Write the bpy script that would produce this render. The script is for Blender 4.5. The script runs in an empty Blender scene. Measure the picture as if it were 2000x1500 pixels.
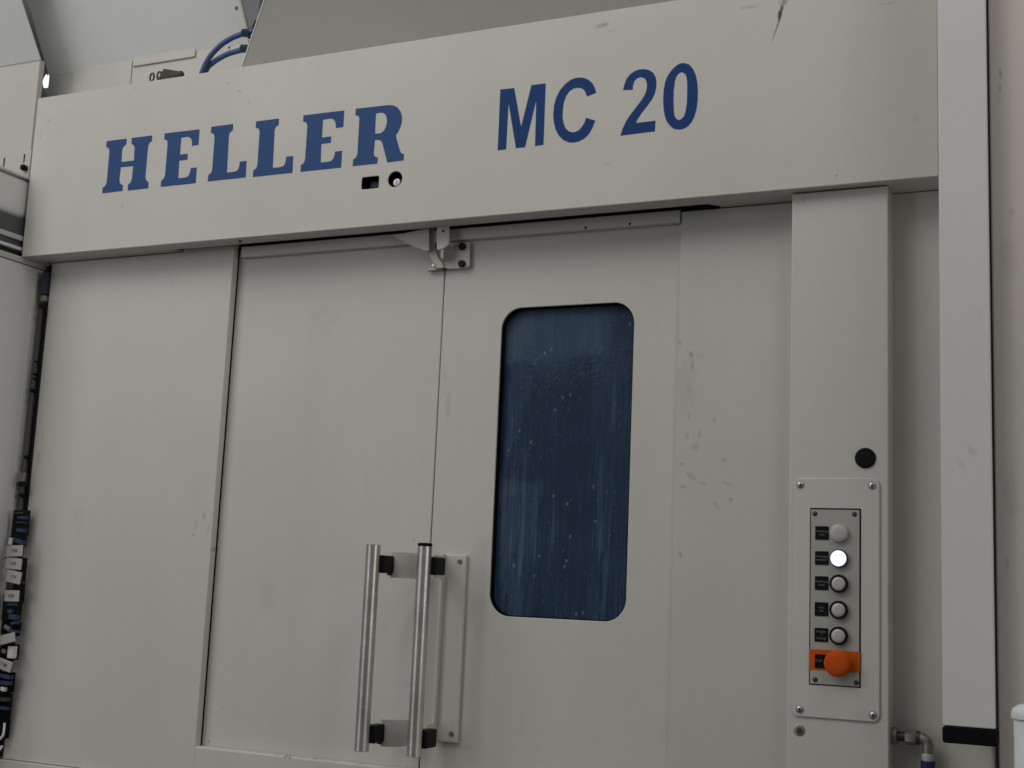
import bpy, bmesh, math, random
from mathutils import Vector, Matrix
random.seed(7)
scene = bpy.context.scene
C = scene.collection

# ------------------------------------------------------------------ camera
YAW, PITCH, ROLL = 0.43634809, 0.15632471, -0.04358748
FPX, DIST, EYE = 2572.35, 2.5, 1.6
fwd = Vector((-math.sin(YAW)*math.cos(PITCH), math.cos(YAW)*math.cos(PITCH), math.sin(PITCH)))
rgt0 = Vector((math.cos(YAW), math.sin(YAW), 0)); dwn0 = fwd.cross(rgt0)
rgt = rgt0*math.cos(ROLL) + dwn0*math.sin(ROLL)
dwn = -rgt0*math.sin(ROLL) + dwn0*math.cos(ROLL)
cam = bpy.data.objects.new('camera', bpy.data.cameras.new('camera')); C.objects.link(cam)
cam.matrix_world = Matrix(((rgt.x, -dwn.x, -fwd.x, 0), (rgt.y, -dwn.y, -fwd.y, -DIST), (rgt.z, -dwn.z, -fwd.z, EYE), (0, 0, 0, 1)))
cam.data.sensor_width = 36; cam.data.lens = FPX*36/2000; cam.data.clip_end = 200; cam.data.clip_start = .02
scene.camera = cam
EYEP = Vector((0, -DIST, EYE))
def ray(u, v):
    return rgt*((u-1000)/FPX) + dwn*((v-750)/FPX) + fwd
def at(u, v, y):                       # point of the place that lies at depth y on a line of sight
    d = ray(u, v); return EYEP + d*((y+DIST)/d.y)
def atx(u, v, x):
    d = ray(u, v); return EYEP + d*(x/d.x)

# ------------------------------------------------------------------ light
w = bpy.data.worlds.new('World'); scene.world = w; w.use_nodes = True
bg = w.node_tree.nodes['Background']; bg.inputs[0].default_value = (.93, .97, 1.0, 1); bg.inputs[1].default_value = .13
def area(name, loc, target, sx, sy, power, col):
    l = bpy.data.lights.new(name, 'AREA'); l.shape = 'RECTANGLE'; l.size = sx; l.size_y = sy; l.energy = power; l.color = col
    o = bpy.data.objects.new(name, l); C.objects.link(o); o.location = loc
    o.rotation_euler = (Vector(target)-Vector(loc)).to_track_quat('-Z', 'Y').to_euler(); return o
area('roof_light', (-3.0, -2.8, 5.2), (-1.6, -.2, 1.6), 3.4, 2.2, 66, (1, .975, .93))
area('window_light', (-4.7, -3.2, 3.8), (-1.5, 0, 1.7), 1.7, 2.8, 24, (.98, .985, 1))
area('bar_streak_light', (-4.4, -5.4, 1.9), (-1.4, 0, 1.5), .8, 3.4, 20, (.98, .985, 1))  # added light, puts the bright streak on the handle bars
area('right_fill', (5.2, -2.4, 2.4), (-2.2, -.1, 1.6), 1.8, 2.6, 42, (1, .98, .95))  # added fill from the right, lifts the left cabinet face
area('hall_lamp', (.35, -1.25, 4.15), (-.3, -.2, 2.2), .5, 1.4, 11, (1, .97, .93))
scene.view_settings.view_transform = 'Standard'; scene.view_settings.look = 'None'
scene.view_settings.exposure = 0; scene.view_settings.gamma = 1

# ------------------------------------------------------------------ materials
def smudge_group():
    g = bpy.data.node_groups.new('smudge', 'ShaderNodeTree'); I = g.interface
    for n in ('CX', 'CZ', 'Cos', 'Sin', 'RU', 'RV', 'Strength', 'Noise'): I.new_socket(n, in_out='INPUT', socket_type='NodeSocketFloat')
    I.new_socket('Fac', in_out='OUTPUT', socket_type='NodeSocketFloat')
    N = g.nodes; L = g.links; gi = N.new('NodeGroupInput'); go = N.new('NodeGroupOutput')
    pos = N.new('ShaderNodeNewGeometry'); sep = N.new('ShaderNodeSeparateXYZ'); L.new(pos.outputs['Position'], sep.inputs[0])
    def m(op, a, b, c=None, clamp=False):
        n = N.new('ShaderNodeMath'); n.operation = op; n.use_clamp = clamp
        for i, x in enumerate((a, b, c)):
            if x is None: continue
            if isinstance(x, (int, float)): n.inputs[i].default_value = x
            else: L.new(x, n.inputs[i])
        return n.outputs[0]
    G = gi.outputs
    dx = m('SUBTRACT', sep.outputs[0], G['CX']); dz = m('SUBTRACT', sep.outputs[2], G['CZ'])
    u = m('DIVIDE', m('ADD', m('MULTIPLY', dx, G['Cos']), m('MULTIPLY', dz, G['Sin'])), G['RU'])
    v = m('DIVIDE', m('SUBTRACT', m('MULTIPLY', dz, G['Cos']), m('MULTIPLY', dx, G['Sin'])), G['RV'])
    d = m('SUBTRACT', 1.0, m('ADD', m('MULTIPLY', u, u), m('MULTIPLY', v, v)), clamp=True)
    k = m('MULTIPLY', m('SUBTRACT', m('ADD', m('MULTIPLY', d, 1.25), G['Noise']), 1.0), 1.05, clamp=True)
    L.new(m('MULTIPLY', k, m('MULTIPLY', G['Strength'], .7)), go.inputs[0]); return g
SMUDGE = smudge_group()

def mat(name, col, rough=.5, metal=0, emis=None, estr=0, coat=0, bump=0, bscale=60, spec=.5):
    m = bpy.data.materials.new(name); m.use_nodes = True; nt = m.node_tree; b = nt.nodes['Principled BSDF']
    b.inputs['Base Color'].default_value = (*col, 1); b.inputs['Roughness'].default_value = rough; b.inputs['Metallic'].default_value = metal
    b.inputs['Specular IOR Level'].default_value = spec; b.inputs['Coat Weight'].default_value = coat
    if emis: b.inputs['Emission Color'].default_value = (*emis, 1); b.inputs['Emission Strength'].default_value = estr
    # faint uneven tone and relief, so that nothing is perfectly uniform
    tc = nt.nodes.new('ShaderNodeNewGeometry')
    nz = nt.nodes.new('ShaderNodeTexNoise'); nz.inputs['Scale'].default_value = bscale; nz.inputs['Detail'].default_value = 4
    nt.links.new(tc.outputs['Position'], nz.inputs['Vector'])
    mr = nt.nodes.new('ShaderNodeMapRange'); mr.inputs[3].default_value = .9; mr.inputs[4].default_value = 1.08
    nt.links.new(nz.outputs[0], mr.inputs[0])
    mx = nt.nodes.new('ShaderNodeMix'); mx.data_type = 'RGBA'; mx.blend_type = 'MULTIPLY'; mx.inputs[0].default_value = 1
    mx.inputs[6].default_value = (*col, 1); nt.links.new(mr.outputs[0], mx.inputs[7]); nt.links.new(mx.outputs[2], b.inputs['Base Color'])
    if bump:
        bp = nt.nodes.new('ShaderNodeBump'); bp.inputs['Strength'].default_value = bump; bp.inputs['Distance'].default_value = .001
        nt.links.new(nz.outputs[0], bp.inputs['Height']); nt.links.new(bp.outputs[0], b.inputs['Normal'])
    return m

def paint(name, col, stains=(), rough=.42, tone=.028, dirt=(.16, .14, .11)):
    """powder-coated sheet metal: orange-peel relief, cloudy tone, faint runs, and marks at given spots"""
    m = bpy.data.materials.new(name); m.use_nodes = True; nt = m.node_tree; N = nt.nodes; L = nt.links; b = N['Principled BSDF']
    geo = N.new('ShaderNodeNewGeometry')
    def noise(scale, detail=4, sc=None, dist=0):
        n = N.new('ShaderNodeTexNoise'); n.inputs['Scale'].default_value = scale; n.inputs['Detail'].default_value = detail; n.inputs['Distortion'].default_value = dist
        if sc:
            mp = N.new('ShaderNodeMapping'); mp.inputs['Scale'].default_value = sc; L.new(geo.outputs['Position'], mp.inputs[0]); L.new(mp.outputs[0], n.inputs['Vector'])
        else: L.new(geo.outputs['Position'], n.inputs['Vector'])
        return n.outputs[0]
    def rng(x, a, b_, c, d):
        r = N.new('ShaderNodeMapRange'); L.new(x, r.inputs[0])
        for i, v in zip((1, 2, 3, 4), (a, b_, c, d)): r.inputs[i].default_value = v
        return r.outputs[0]
    cloud = rng(noise(2.1, 5), .3, .7, 1-tone, 1+tone)
    runs = rng(noise(9, 4, (1.6, 1.6, .12)), .35, .75, 1.005, .982)
    mul = N.new('ShaderNodeMath'); mul.operation = 'MULTIPLY'; L.new(cloud, mul.inputs[0]); L.new(runs, mul.inputs[1])
    mx = N.new('ShaderNodeMix'); mx.data_type = 'RGBA'; mx.blend_type = 'MULTIPLY'; mx.inputs[0].default_value = 1
    mx.inputs[6].default_value = (*col, 1); L.new(mul.outputs[0], mx.inputs[7])
    cur = mx.outputs[2]
    # scattered grime
    grime = rng(noise(14, 8, None, .6), .64, .82, 0, .10)
    mg = N.new('ShaderNodeMix'); mg.data_type = 'RGBA'; L.new(grime, mg.inputs[0]); L.new(cur, mg.inputs[6]); mg.inputs[7].default_value = (*dirt, 1); cur = mg.outputs[2]
    # tiny specks and nicks
    vo = N.new('ShaderNodeTexVoronoi'); vo.inputs['Scale'].default_value = 6; L.new(geo.outputs['Position'], vo.inputs['Vector'])
    sp = rng(vo.outputs['Distance'], .006, .014, .4, 0)
    ms = N.new('ShaderNodeMix'); ms.data_type = 'RGBA'; L.new(sp, ms.inputs[0]); L.new(cur, ms.inputs[6]); ms.inputs[7].default_value = (*dirt, 1); cur = ms.outputs[2]
    if stains:
        nz = rng(noise(62, 7, (1.2, 1.2, .8), .8), .22, .78, 0, 1); tot = None
        for (px, py, pz, ru, rv, ang, st) in stains:
            g = N.new('ShaderNodeGroup'); g.node_tree = SMUDGE
            for k, v in zip(('CX', 'CZ', 'Cos', 'Sin', 'RU', 'RV', 'Strength'), (px, pz, math.cos(ang), math.sin(ang), ru, rv, st)): g.inputs[k].default_value = v
            L.new(nz, g.inputs['Noise'])
            if tot is None: tot = g.outputs[0]
            else:
                a = N.new('ShaderNodeMath'); a.operation = 'MAXIMUM'; L.new(tot, a.inputs[0]); L.new(g.outputs[0], a.inputs[1]); tot = a.outputs[0]
        mz = N.new('ShaderNodeMix'); mz.data_type = 'RGBA'; L.new(tot, mz.inputs[0]); L.new(cur, mz.inputs[6]); mz.inputs[7].default_value = (.035, .033, .03, 1); cur = mz.outputs[2]
    L.new(cur, b.inputs['Base Color'])
    b.inputs['Roughness'].default_value = rough; b.inputs['Specular IOR Level'].default_value = .4
    L.new(rng(noise(5, 4), .3, .7, rough-.06, rough+.1), b.inputs['Roughness'])
    bp = N.new('ShaderNodeBump'); bp.inputs['Strength'].default_value = .10; bp.inputs['Distance'].default_value = .0006; L.new(noise(420, 2), bp.inputs['Height'])
    b2 = N.new('ShaderNodeBump'); b2.inputs['Strength'].default_value = .25; b2.inputs['Distance'].default_value = .006; L.new(noise(1.9, 1), b2.inputs['Height']); L.new(bp.outputs[0], b2.inputs['Normal'])
    L.new(b2.outputs[0], b.inputs['Normal'])
    return m
def poly(pts, y): return [(at(u, v, y).x, at(u, v, y).z) for u, v in pts]
def st(u, v, ru, rv, deg, s, y=0.0):     # a mark given by where it sits and its size in millimetres
    p = at(u, v, y); return (p.x, p.y, p.z, ru/1000, rv/1000, math.radians(deg), s)

CREAM = (.60, .58, .535)
HY = -.07
M_head = paint('cream_header_paint', CREAM, [
    st(1525, 22, 34, 6, 76, 1.5, HY), st(1521, 42, 36, 2.6, 74, 1.7, HY), st(1512, 68, 24, 1.6, 74, 1.6, HY), st(1530, 3, 18, 12, 60, .9, HY), st(1175, 50, 30, 9, 8, .6, HY), st(1195, 60, 14, 5, 0, .35, HY),
    st(445, 163, 10, 2.4, 2, .8, HY), st(467, 178, 11, 2.4, 2, .8, HY), st(486, 198, 5, 17, 0, .22, HY), st(264, 172, 7, 6, 0, .4, HY),
    st(97, 236, 17, 4, 20, .42, HY), st(77, 222, 16, 3, 8, .35, HY), st(80, 262, 4, 26, -6, .28, HY), st(112, 262, 3, 9, 0, .25, HY), st(134, 216, 6, 3, 0, .3, HY),
    st(239, 403, 5, 6, 0, .45, HY), st(699, 384, 4, 4, 0, .5, HY), st(1634, 343, 2.5, 5, 0, 1, HY), st(1184, 320, 14, 5, 0, .22, HY),
    st(1788, 230, 12, 13, 0, .3, HY), st(1735, 6, 30, 5, 0, .3, HY), st(1462, 14, 26, 6, 0, .35, HY), st(620, 1, 60, 4, 0, .2, HY)])
M_frame = paint('cream_frame_paint', CREAM, [
    st(398, 1008, 9, 15, 20, .4), st(383, 1025, 8, 20, 0, .28), st(407, 1030, 7, 20, -10, .3), st(378, 1044, 7, 7, 0, .4), st(412, 1072, 4, 11, 0, .6),
    st(76, 895, 9, 34, 0, .4), st(84, 850, 6, 20, 10, .25), st(150, 1020, 40, 60, 0, .12), st(450, 880, 4, 12, 0, .4),
    st(540, 1475, 6, 4, 0, .7), st(558, 1477, 10, 5, 20, 1.1), st(566, 1480, 4, 7, 0, 1.4), st(586, 1478, 10, 4, 0, 1.0), st(612, 1482, 12, 3.5, 0, .9), st(650, 1486, 8, 3, 0, .6), st(700, 1492, 8, 3, 0, .5)])
DY = .023
M_door = paint('cream_door_paint', (.60, .58, .535), [
    st(876, 790, 9, 55, 0, .25, DY), st(870, 735, 5, 20, 0, .25, DY), st(808, 1055, 10, 5, -50, .5, DY), st(575, 1018, 16, 4, 0, .2, DY), st(436, 1384, 3.2, 3.2, 0, .9, DY), st(408, 1448, 5, 6, 0, .7, DY),
    st(1239, 634, 2.5, 2.5, 0, .9, DY), st(860, 1290, 2, 17, 0, .8, .012), st(905, 1460, 30, 3, 6, .35, DY), st(520, 1160, 40, 70, 20, .10, DY)])
M_rp = paint('cream_side_paint', (.575, .555, .515), [
    st(1350, 692, 8, 10, 30, .6, .01), st(1352, 712, 5, 22, -6, .5, .01), st(1366, 695, 12, 3, -20, .4, .01), st(1328, 668, 4, 14, 20, .5, .01), st(1346, 760, 12, 20, 0, .3, .01), st(1346, 812, 8, 14, 0, .4, .01), st(1395, 820, 5, 12, 0, .3, .01),
    st(1342, 850, 4, 20, 20, .42, .01), st(1366, 848, 4, 14, 0, .42, .01), st(1358, 872, 14, 14, 0, .3, .01), st(1414, 898, 9, 8, 0, .35, .01), st(1332, 906, 4, 6, 0, .7, .01), st(1352, 932, 22, 6, -38, .5, .01), st(1372, 944, 16, 5, -20, .5, .01),
    st(1420, 944, 18, 4, -24, .45, .01), st(1334, 950, 14, 6, -20, .5, .01), st(1427, 976, 6, 7, -40, .7, .01), st(1398, 986, 5, 14, 35, .35, .01), st(1329, 1083, 10, 9, -40, .6, .01), st(1340, 762, 40, 90, 0, .12, .01)], tone=.04)
M_pill = paint('cream_pillar_paint', (.60, .582, .54), [st(1569, 391, 5, 5, 0, .6, -.045), st(1560, 396, 8, 4, 20, .4, -.045), st(1735, 1180, 4, 60, 0, .25, -.045), st(1540, 1100, 4, 80, 0, .12, -.045)])
M_post = paint('pale_post_paint', (.66, .655, .635), [st(1900, 880, 10, 14, 40, .2, -.34), st(1875, 905, 8, 20, 30, .14, -.34)])
M_rcab = paint('warm_cabinet_paint', (.66, .615, .555), [st(1954, 146, 4, 17, 0, .7, -.30), st(1953, 172, 5, 12, 0, .35, -.30), st(1950, 195, 4, 14, 0, .25, -.30), st(1975, 415, 7, 12, 0, .2, -.30), st(1968, 1100, 7, 14, 0, .3, -.30), st(1975, 980, 20, 60, 0, .14, -.30), st(1970, 500, 20, 60, 0, .14, -.30)], tone=.05)
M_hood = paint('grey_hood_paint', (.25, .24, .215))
M_gapwall = paint('brown_shaded_sheet', (.34, .31, .27))  # brown tone stands for the shade in the gap between the enclosures
M_over = paint('pale_grey_sheet', (.80, .81, .80), tone=.04)
M_rear = paint('cream_rear_paint', (.56, .545, .50))
M_lcab = paint('grey_cabinet_paint', (.76, .76, .745))
M_dkgrey = mat('dark_grey_strip', (.085, .09, .095), .4)
M_black = mat('black_plastic', (.004, .0042, .005), .45, bump=.2, bscale=400, spec=.18)
M_rubber = mat('black_rubber', (.004, .004, .0045), .75, spec=.12)
M_gap = mat('dark_cavity', (.03, .028, .025), .9)  # near-black stands for the darkness inside gaps and recesses
M_steel = mat('steel', (.55, .54, .52), .32, 1)
M_dull = mat('dull_zinc', (.32, .31, .28), .48, .9, bump=.4, bscale=300)
M_dark = mat('oily_steel', (.07, .065, .055), .45, .6)
M_screen = mat('display_glass', (.012, .018, .032), .3, spec=.3)
M_gland = mat('brown_rubber', (.06, .055, .042), .6)
M_blueA = mat('faded_blue_letter_film', (.035, .086, .235), .5, bscale=30, spec=.12)
M_blueB = mat('deep_blue_letter_film', (.012, .052, .190), .5, bscale=30, spec=.12)
M_hose2 = mat('dark_blue_hose_rubber', (.012, .030, .085), .5, spec=.3)
M_hose = mat('blue_hose_rubber', (.035, .085, .24), .45)
M_navy = mat('navy_plastic', (.02, .045, .12), .45)
M_slate = mat('slate_plastic', (.035, .045, .062), .45, spec=.3)
M_tag = mat('white_tag_film', (.46, .45, .42), .5)
M_ink = mat('tag_ink', (.05, .05, .05), .6)
M_insert = mat('aluminium_insert', (.43, .42, .385), .5, .15, bscale=20)
M_lens = mat('clear_white_lens', (.50, .495, .47), .28, coat=.4)
M_ivory = mat('ivory_cap', (.50, .485, .45), .35)
M_lit = mat('lit_lens', (.8, .85, .9), .3, emis=(.86, .93, 1), estr=1.1)
M_orange = mat('orange_red_plastic', (.60, .090, .010), .85, spec=.15)
M_orange2 = mat('orange_strip_film', (.60, .105, .012), .7, spec=.1)
M_txt = mat('grey_engraving', (.13, .125, .11), .7)
M_white = mat('white_plastic', (.78, .80, .82), .4)
M_day = mat('daylight_pane', (.8, .85, .9), .5, emis=(.85, .93, 1), estr=1.2)
M_concrete = paint('concrete', (.11, .10, .09), rough=.7, tone=.15)

def brushed():
    m = bpy.data.materials.new('brushed_stainless'); m.use_nodes = True; nt = m.node_tree; N = nt.nodes; L = nt.links; b = N['Principled BSDF']
    b.inputs['Metallic'].default_value = 1; b.inputs['Base Color'].default_value = (.55, .535, .50, 1); b.inputs['Anisotropic'].default_value = .0
    tc = N.new('ShaderNodeNewGeometry'); mp = N.new('ShaderNodeMapping'); mp.inputs['Scale'].default_value = (60, 60, 260); L.new(tc.outputs['Position'], mp.inputs[0])
    n = N.new('ShaderNodeTexNoise'); n.inputs['Scale'].default_value = 1; n.inputs['Detail'].default_value = 3; L.new(mp.outputs[0], n.inputs['Vector'])
    r = N.new('ShaderNodeMapRange'); r.inputs[3].default_value = .33; r.inputs[4].default_value = .43; L.new(n.outputs[0], r.inputs[0]); L.new(r.outputs[0], b.inputs['Roughness'])
    n2 = N.new('ShaderNodeTexNoise'); n2.inputs['Scale'].default_value = 22; n2.inputs['Detail'].default_value = 6; L.new(tc.outputs['Position'], n2.inputs['Vector'])
    r2 = N.new('ShaderNodeMapRange'); r2.inputs[1].default_value = .35; r2.inputs[2].default_value = .7; r2.inputs[3].default_value = 1.0; r2.inputs[4].default_value = .78; L.new(n2.outputs[0], r2.inputs[0])
    mx = N.new('ShaderNodeMix'); mx.data_type = 'RGBA'; mx.blend_type = 'MULTIPLY'; mx.inputs[0].default_value = 1; mx.inputs[6].default_value = (.66, .64, .595, 1); L.new(r2.outputs[0], mx.inputs[7]); L.new(mx.outputs[2], b.inputs['Base Color'])
    return m
M_brush = brushed()

def glass_mat():
    """dark safety glass, dried coolant runs and droplets on it, reflections painted in"""
    m = bpy.data.materials.new('coolant_stained_glass'); m.use_nodes = True; nt = m.node_tree; N = nt.nodes; L = nt.links; b = N['Principled BSDF']
    geo = N.new('ShaderNodeNewGeometry'); sep = N.new('ShaderNodeSeparateXYZ'); L.new(geo.outputs['Position'], sep.inputs[0])
    def mth(op, a, c=None, clamp=False):
        n = N.new('ShaderNodeMath'); n.operation = op; n.use_clamp = clamp
        for i, x in enumerate((a, c)):
            if x is None: continue
            if isinstance(x, (int, float)): n.inputs[i].default_value = x
            else: L.new(x, n.inputs[i])
        return n.outputs[0]
    def noise(sc, detail=4, dist=0):
        mp = N.new('ShaderNodeMapping'); mp.inputs['Scale'].default_value = sc; L.new(geo.outputs['Position'], mp.inputs[0])
        n = N.new('ShaderNodeTexNoise'); n.inputs['Scale'].default_value = 1; n.inputs['Detail'].default_value = detail; n.inputs['Distortion'].default_value = dist; L.new(mp.outputs[0], n.inputs['Vector']); return n.outputs[0]
    def rng(x, a, b_, c, d, smooth=False):
        r = N.new('ShaderNodeMapRange'); L.new(x, r.inputs[0])
        if smooth: r.interpolation_type = 'SMOOTHSTEP'
        for i, v in zip((1, 2, 3, 4), (a, b_, c, d)): r.inputs[i].default_value = v
        return r.outputs[0]
    def boxmask(x0, x1, z0, z1, s):
        wob = noise((16, 16, 9), 5)
        X = mth('ADD', sep.outputs[0], mth('MULTIPLY', mth('SUBTRACT', wob, .5), .07)); Z = mth('ADD', sep.outputs[2], mth('MULTIPLY', mth('SUBTRACT', wob, .5), .12))
        a = rng(X, x0-s, x0+s, 0, 1, True); c = rng(X, x1-s, x1+s, 1, 0, True); d = rng(Z, z0-s, z0+s, 0, 1, True); e = rng(Z, z1-s, z1+s, 1, 0, True)
        return mth('MULTIPLY', mth('MULTIPLY', a, c), mth('MULTIPLY', d, e))
    zr = sep.outputs[2]
    low = rng(zr, 1.95, 2.10, 1, .25, True)                       # runs start below the splash line
    runs = mth('MULTIPLY', rng(noise((130, 130, 2.1), 4, .3), .47, .70, 0, 1), low)
    fine = mth('MULTIPLY', rng(noise((260, 260, 9), 5, .8), .50, .66, 0, 1), low)
    darkruns = mth('MULTIPLY', rng(noise((150, 150, 11), 4, .7), .54, .64, 0, 1), low)
    curl = rng(noise((38, 38, 26), 3, 4.5), .485, .515, 0, 1); curl2 = rng(noise((38, 38, 26), 3, 4.5), .515, .545, 1, 0)
    splash = mth('MULTIPLY', mth('MULTIPLY', curl, curl2), boxmask(-1.17, -.90, 2.03, 2.14, .03))
    cloud = rng(noise((7, 7, 5), 4), .3, .7, 0, 1)
    hall_reflection = mth('ADD', mth('ADD', mth('MULTIPLY', boxmask(-1.23, -.955, 2.10, 2.25, .016), .62), mth('MULTIPLY', boxmask(-1.23, -1.115, 1.50, 1.84, .012), .50)),
               mth('ADD', mth('MULTIPLY', boxmask(-1.25, -1.15, 1.8, 2.2, .02), .30), mth('MULTIPLY', boxmask(-1.0, -.955, 1.5, 2.1, .012), .18)))  # pale hall reflections, painted into the glass colour
    dark = mth('MULTIPLY', boxmask(-1.135, -1.005, 1.84, 2.06, .03), .85)  # dim block seen in the glass, painted into its colour
    dens = mth('ADD', mth('ADD', mth('MULTIPLY', runs, .26), mth('MULTIPLY', fine, .34)), mth('ADD', mth('MULTIPLY', hall_reflection, .55), mth('MULTIPLY', cloud, .27)))
    dens = mth('SUBTRACT', mth('SUBTRACT', dens, mth('MULTIPLY', dark, .22)), mth('MULTIPLY', darkruns, .34), True)
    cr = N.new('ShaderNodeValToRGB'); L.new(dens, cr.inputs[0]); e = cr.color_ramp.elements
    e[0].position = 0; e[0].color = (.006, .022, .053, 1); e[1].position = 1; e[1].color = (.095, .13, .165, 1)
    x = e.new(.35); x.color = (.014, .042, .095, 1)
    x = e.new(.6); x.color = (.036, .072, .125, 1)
    cur = cr.outputs[0]
    def mixc(fac, col):
        nonlocal cur
        q = N.new('ShaderNodeMix'); q.data_type = 'RGBA'; L.new(fac, q.inputs[0]); L.new(cur, q.inputs[6]); q.inputs[7].default_value = (*col, 1); cur = q.outputs[2]
    mixc(mth('MULTIPLY', splash, .42), (.11, .17, .23))
    def drops(scale, r0, r1, seedoff, keep):
        mp = N.new('ShaderNodeMapping'); mp.inputs['Scale'].default_value = (scale, scale, scale*.72); mp.inputs['Location'].default_value = (seedoff, 0, seedoff); L.new(geo.outputs['Position'], mp.inputs[0])
        v = N.new('ShaderNodeTexVoronoi'); v.inputs['Scale'].default_value = 1; v.inputs['Randomness'].default_value = 1; L.new(mp.outputs[0], v.inputs['Vector'])
        s = N.new('ShaderNodeSeparateColor'); L.new(v.outputs['Color'], s.inputs[0])
        return mth('MULTIPLY', rng(v.outputs['Distance'], r0, r1, 1, 0), mth('GREATER_THAN', s.outputs[0], keep))
    mixc(mth('MULTIPLY', drops(34, .06, .12, 3.1, .3), .7), (.12, .19, .33))
    mixc(mth('MULTIPLY', drops(80, .08, .2, 9.7, .25), .42), (.11, .15, .22))
    mixc(mth('MULTIPLY', drops(30, .04, .09, 5.3, .72), .7), (.33, .23, .13))
    L.new(cur, b.inputs['Base Color'])
    b.inputs['Roughness'].default_value = .55; b.inputs['Specular IOR Level'].default_value = .25
    b.inputs['Coat Weight'].default_value = .15; b.inputs['Coat Roughness'].default_value = .06
    return m
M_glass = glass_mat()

# ------------------------------------------------------------------ object helpers
WL = {}
def link(name, me, m, parent=None, loc=(0, 0, 0), smooth=False):
    o = bpy.data.objects.new(name, me); C.objects.link(o)
    if m and not me.materials: me.materials.append(m)
    if smooth:
        for p in me.polygons: p.use_smooth = True
    o.location = loc; WL[o] = Vector(loc)
    if parent: o.parent = parent; o.matrix_parent_inverse = Matrix.Translation(-WL[parent])
    return o
def thing(name, label, cat, loc=(0, 0, 0), group=None):
    o = bpy.data.objects.new(name, None); C.objects.link(o); o.location = loc; WL[o] = Vector(loc); o.empty_display_size = .1
    o['label'] = label; o['category'] = cat
    if group: o['group'] = group
    return o
def tag(o, label, cat, group=None):
    o['label'] = label; o['category'] = cat
    if group: o['group'] = group
    return o
def mesh_from_bm(name, bm):
    me = bpy.data.meshes.new(name); bmesh.ops.recalc_face_normals(bm, faces=bm.faces); bm.to_mesh(me); bm.free(); return me
def box(name, x, y, z, m, parent=None, bev=.0012, seg=2, rot=None):
    bm = bmesh.new(); bmesh.ops.create_cube(bm, size=1)
    sx, sy, sz = x[1]-x[0], y[1]-y[0], z[1]-z[0]; c = Vector(((x[0]+x[1])/2, (y[0]+y[1])/2, (z[0]+z[1])/2))
    for v in bm.verts: v.co = Vector((v.co.x*sx, v.co.y*sy, v.co.z*sz))
    if bev: bmesh.ops.bevel(bm, geom=bm.edges[:]+bm.verts[:], offset=min(bev, sx/3, sy/3, sz/3), segments=seg, affect='EDGES', profile=.5)
    if rot: bmesh.ops.rotate(bm, verts=bm.verts, cent=(0, 0, 0), matrix=rot)
    bmesh.ops.translate(bm, verts=bm.verts, vec=c)
    return link(name, mesh_from_bm(name, bm), m, parent)
def curve_mesh(name, splines, extrude=0, bevel=0, cyclic=True, dim='2D', res=2, radius=None, kind='POLY'):
    cu = bpy.data.curves.new(name, 'CURVE'); cu.dimensions = dim; cu.resolution_u = res
    if dim == '2D': cu.fill_mode = 'BOTH'; cu.extrude = max(extrude-bevel, 1e-5); cu.bevel_depth = bevel; cu.offset = -bevel; cu.bevel_resolution = 1
    else: cu.bevel_depth = radius; cu.bevel_resolution = 4; cu.use_fill_caps = True
    for pts in splines:
        s = cu.splines.new(kind); s.points.add(len(pts)-1)
        for i, p in enumerate(pts): s.points[i].co = (p[0], p[1], p[2] if len(p) > 2 else 0, 1)
        s.use_cyclic_u = cyclic
        if kind == 'NURBS': s.order_u = 3; s.use_endpoint_u = True
    ob = bpy.data.objects.new(name, cu); me = bpy.data.meshes.new_from_object(ob)
    bpy.data.objects.remove(ob); bpy.data.curves.remove(cu); me.name = name; return me
def plate(name, outer, holes, y, t, m, parent=None, bev=.0008):
    """sheet standing in the XZ plane, front face at y, thickness t, outline and holes as (x, z) lists"""
    me = curve_mesh(name, [outer]+list(holes), extrude=t/2, bevel=bev)
    me.transform(Matrix(((1, 0, 0, 0), (0, 0, -1, y+t/2), (0, 1, 0, 0), (0, 0, 0, 1))))
    return link(name, me, m, parent)
def rrect(x0, x1, z0, z1, r, n=8):
    out = []
    for cx, cz, a0 in ((x1-r, z1-r, 0), (x0+r, z1-r, 90), (x0+r, z0+r, 180), (x1-r, z0+r, 270)):
        for i in range(n+1):
            a = math.radians(a0+90*i/n); out.append((cx+r*math.cos(a), cz+r*math.sin(a)))
    return out
def circ(cx, cz, r, n=32): return [(cx+r*math.cos(2*math.pi*i/n), cz+r*math.sin(2*math.pi*i/n)) for i in range(n)]
def tube(name, pts, r, m, parent=None, nurbs=False, res=8):
    me = curve_mesh(name, [[tuple(p) for p in pts]], cyclic=False, dim='3D', radius=r, kind='NURBS' if nurbs else 'POLY', res=res)
    return link(name, me, m, parent, smooth=True)
def lathe_mesh(name, prof, n=32, axis='y'):
    """profile (radius, height); height runs towards the camera (-y) or up (z)"""
    bm = bmesh.new(); rings = []
    for r, h in prof:
        ring = []
        for i in range(n):
            a = 2*math.pi*i/n; c, s = r*math.cos(a), r*math.sin(a)
            ring.append(bm.verts.new((c, -h, s) if axis == 'y' else (c, s, h)))
        rings.append(ring)
    for a, b in zip(rings, rings[1:]):
        for i in range(n): bm.faces.new((a[i], a[(i+1) % n], b[(i+1) % n], b[i]))
    bm.faces.new(rings[0][::-1]); bm.faces.new(rings[-1])
    me = mesh_from_bm(name, bm)
    for p in me.polygons: p.use_smooth = len(p.vertices) == 4
    me.set_sharp_from_angle(angle=math.radians(38)); return me
def lathe(name, prof, loc, m, parent=None, n=32, axis='y'): return link(name, lathe_mesh(name, prof, n, axis), m, parent, loc)
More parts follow.
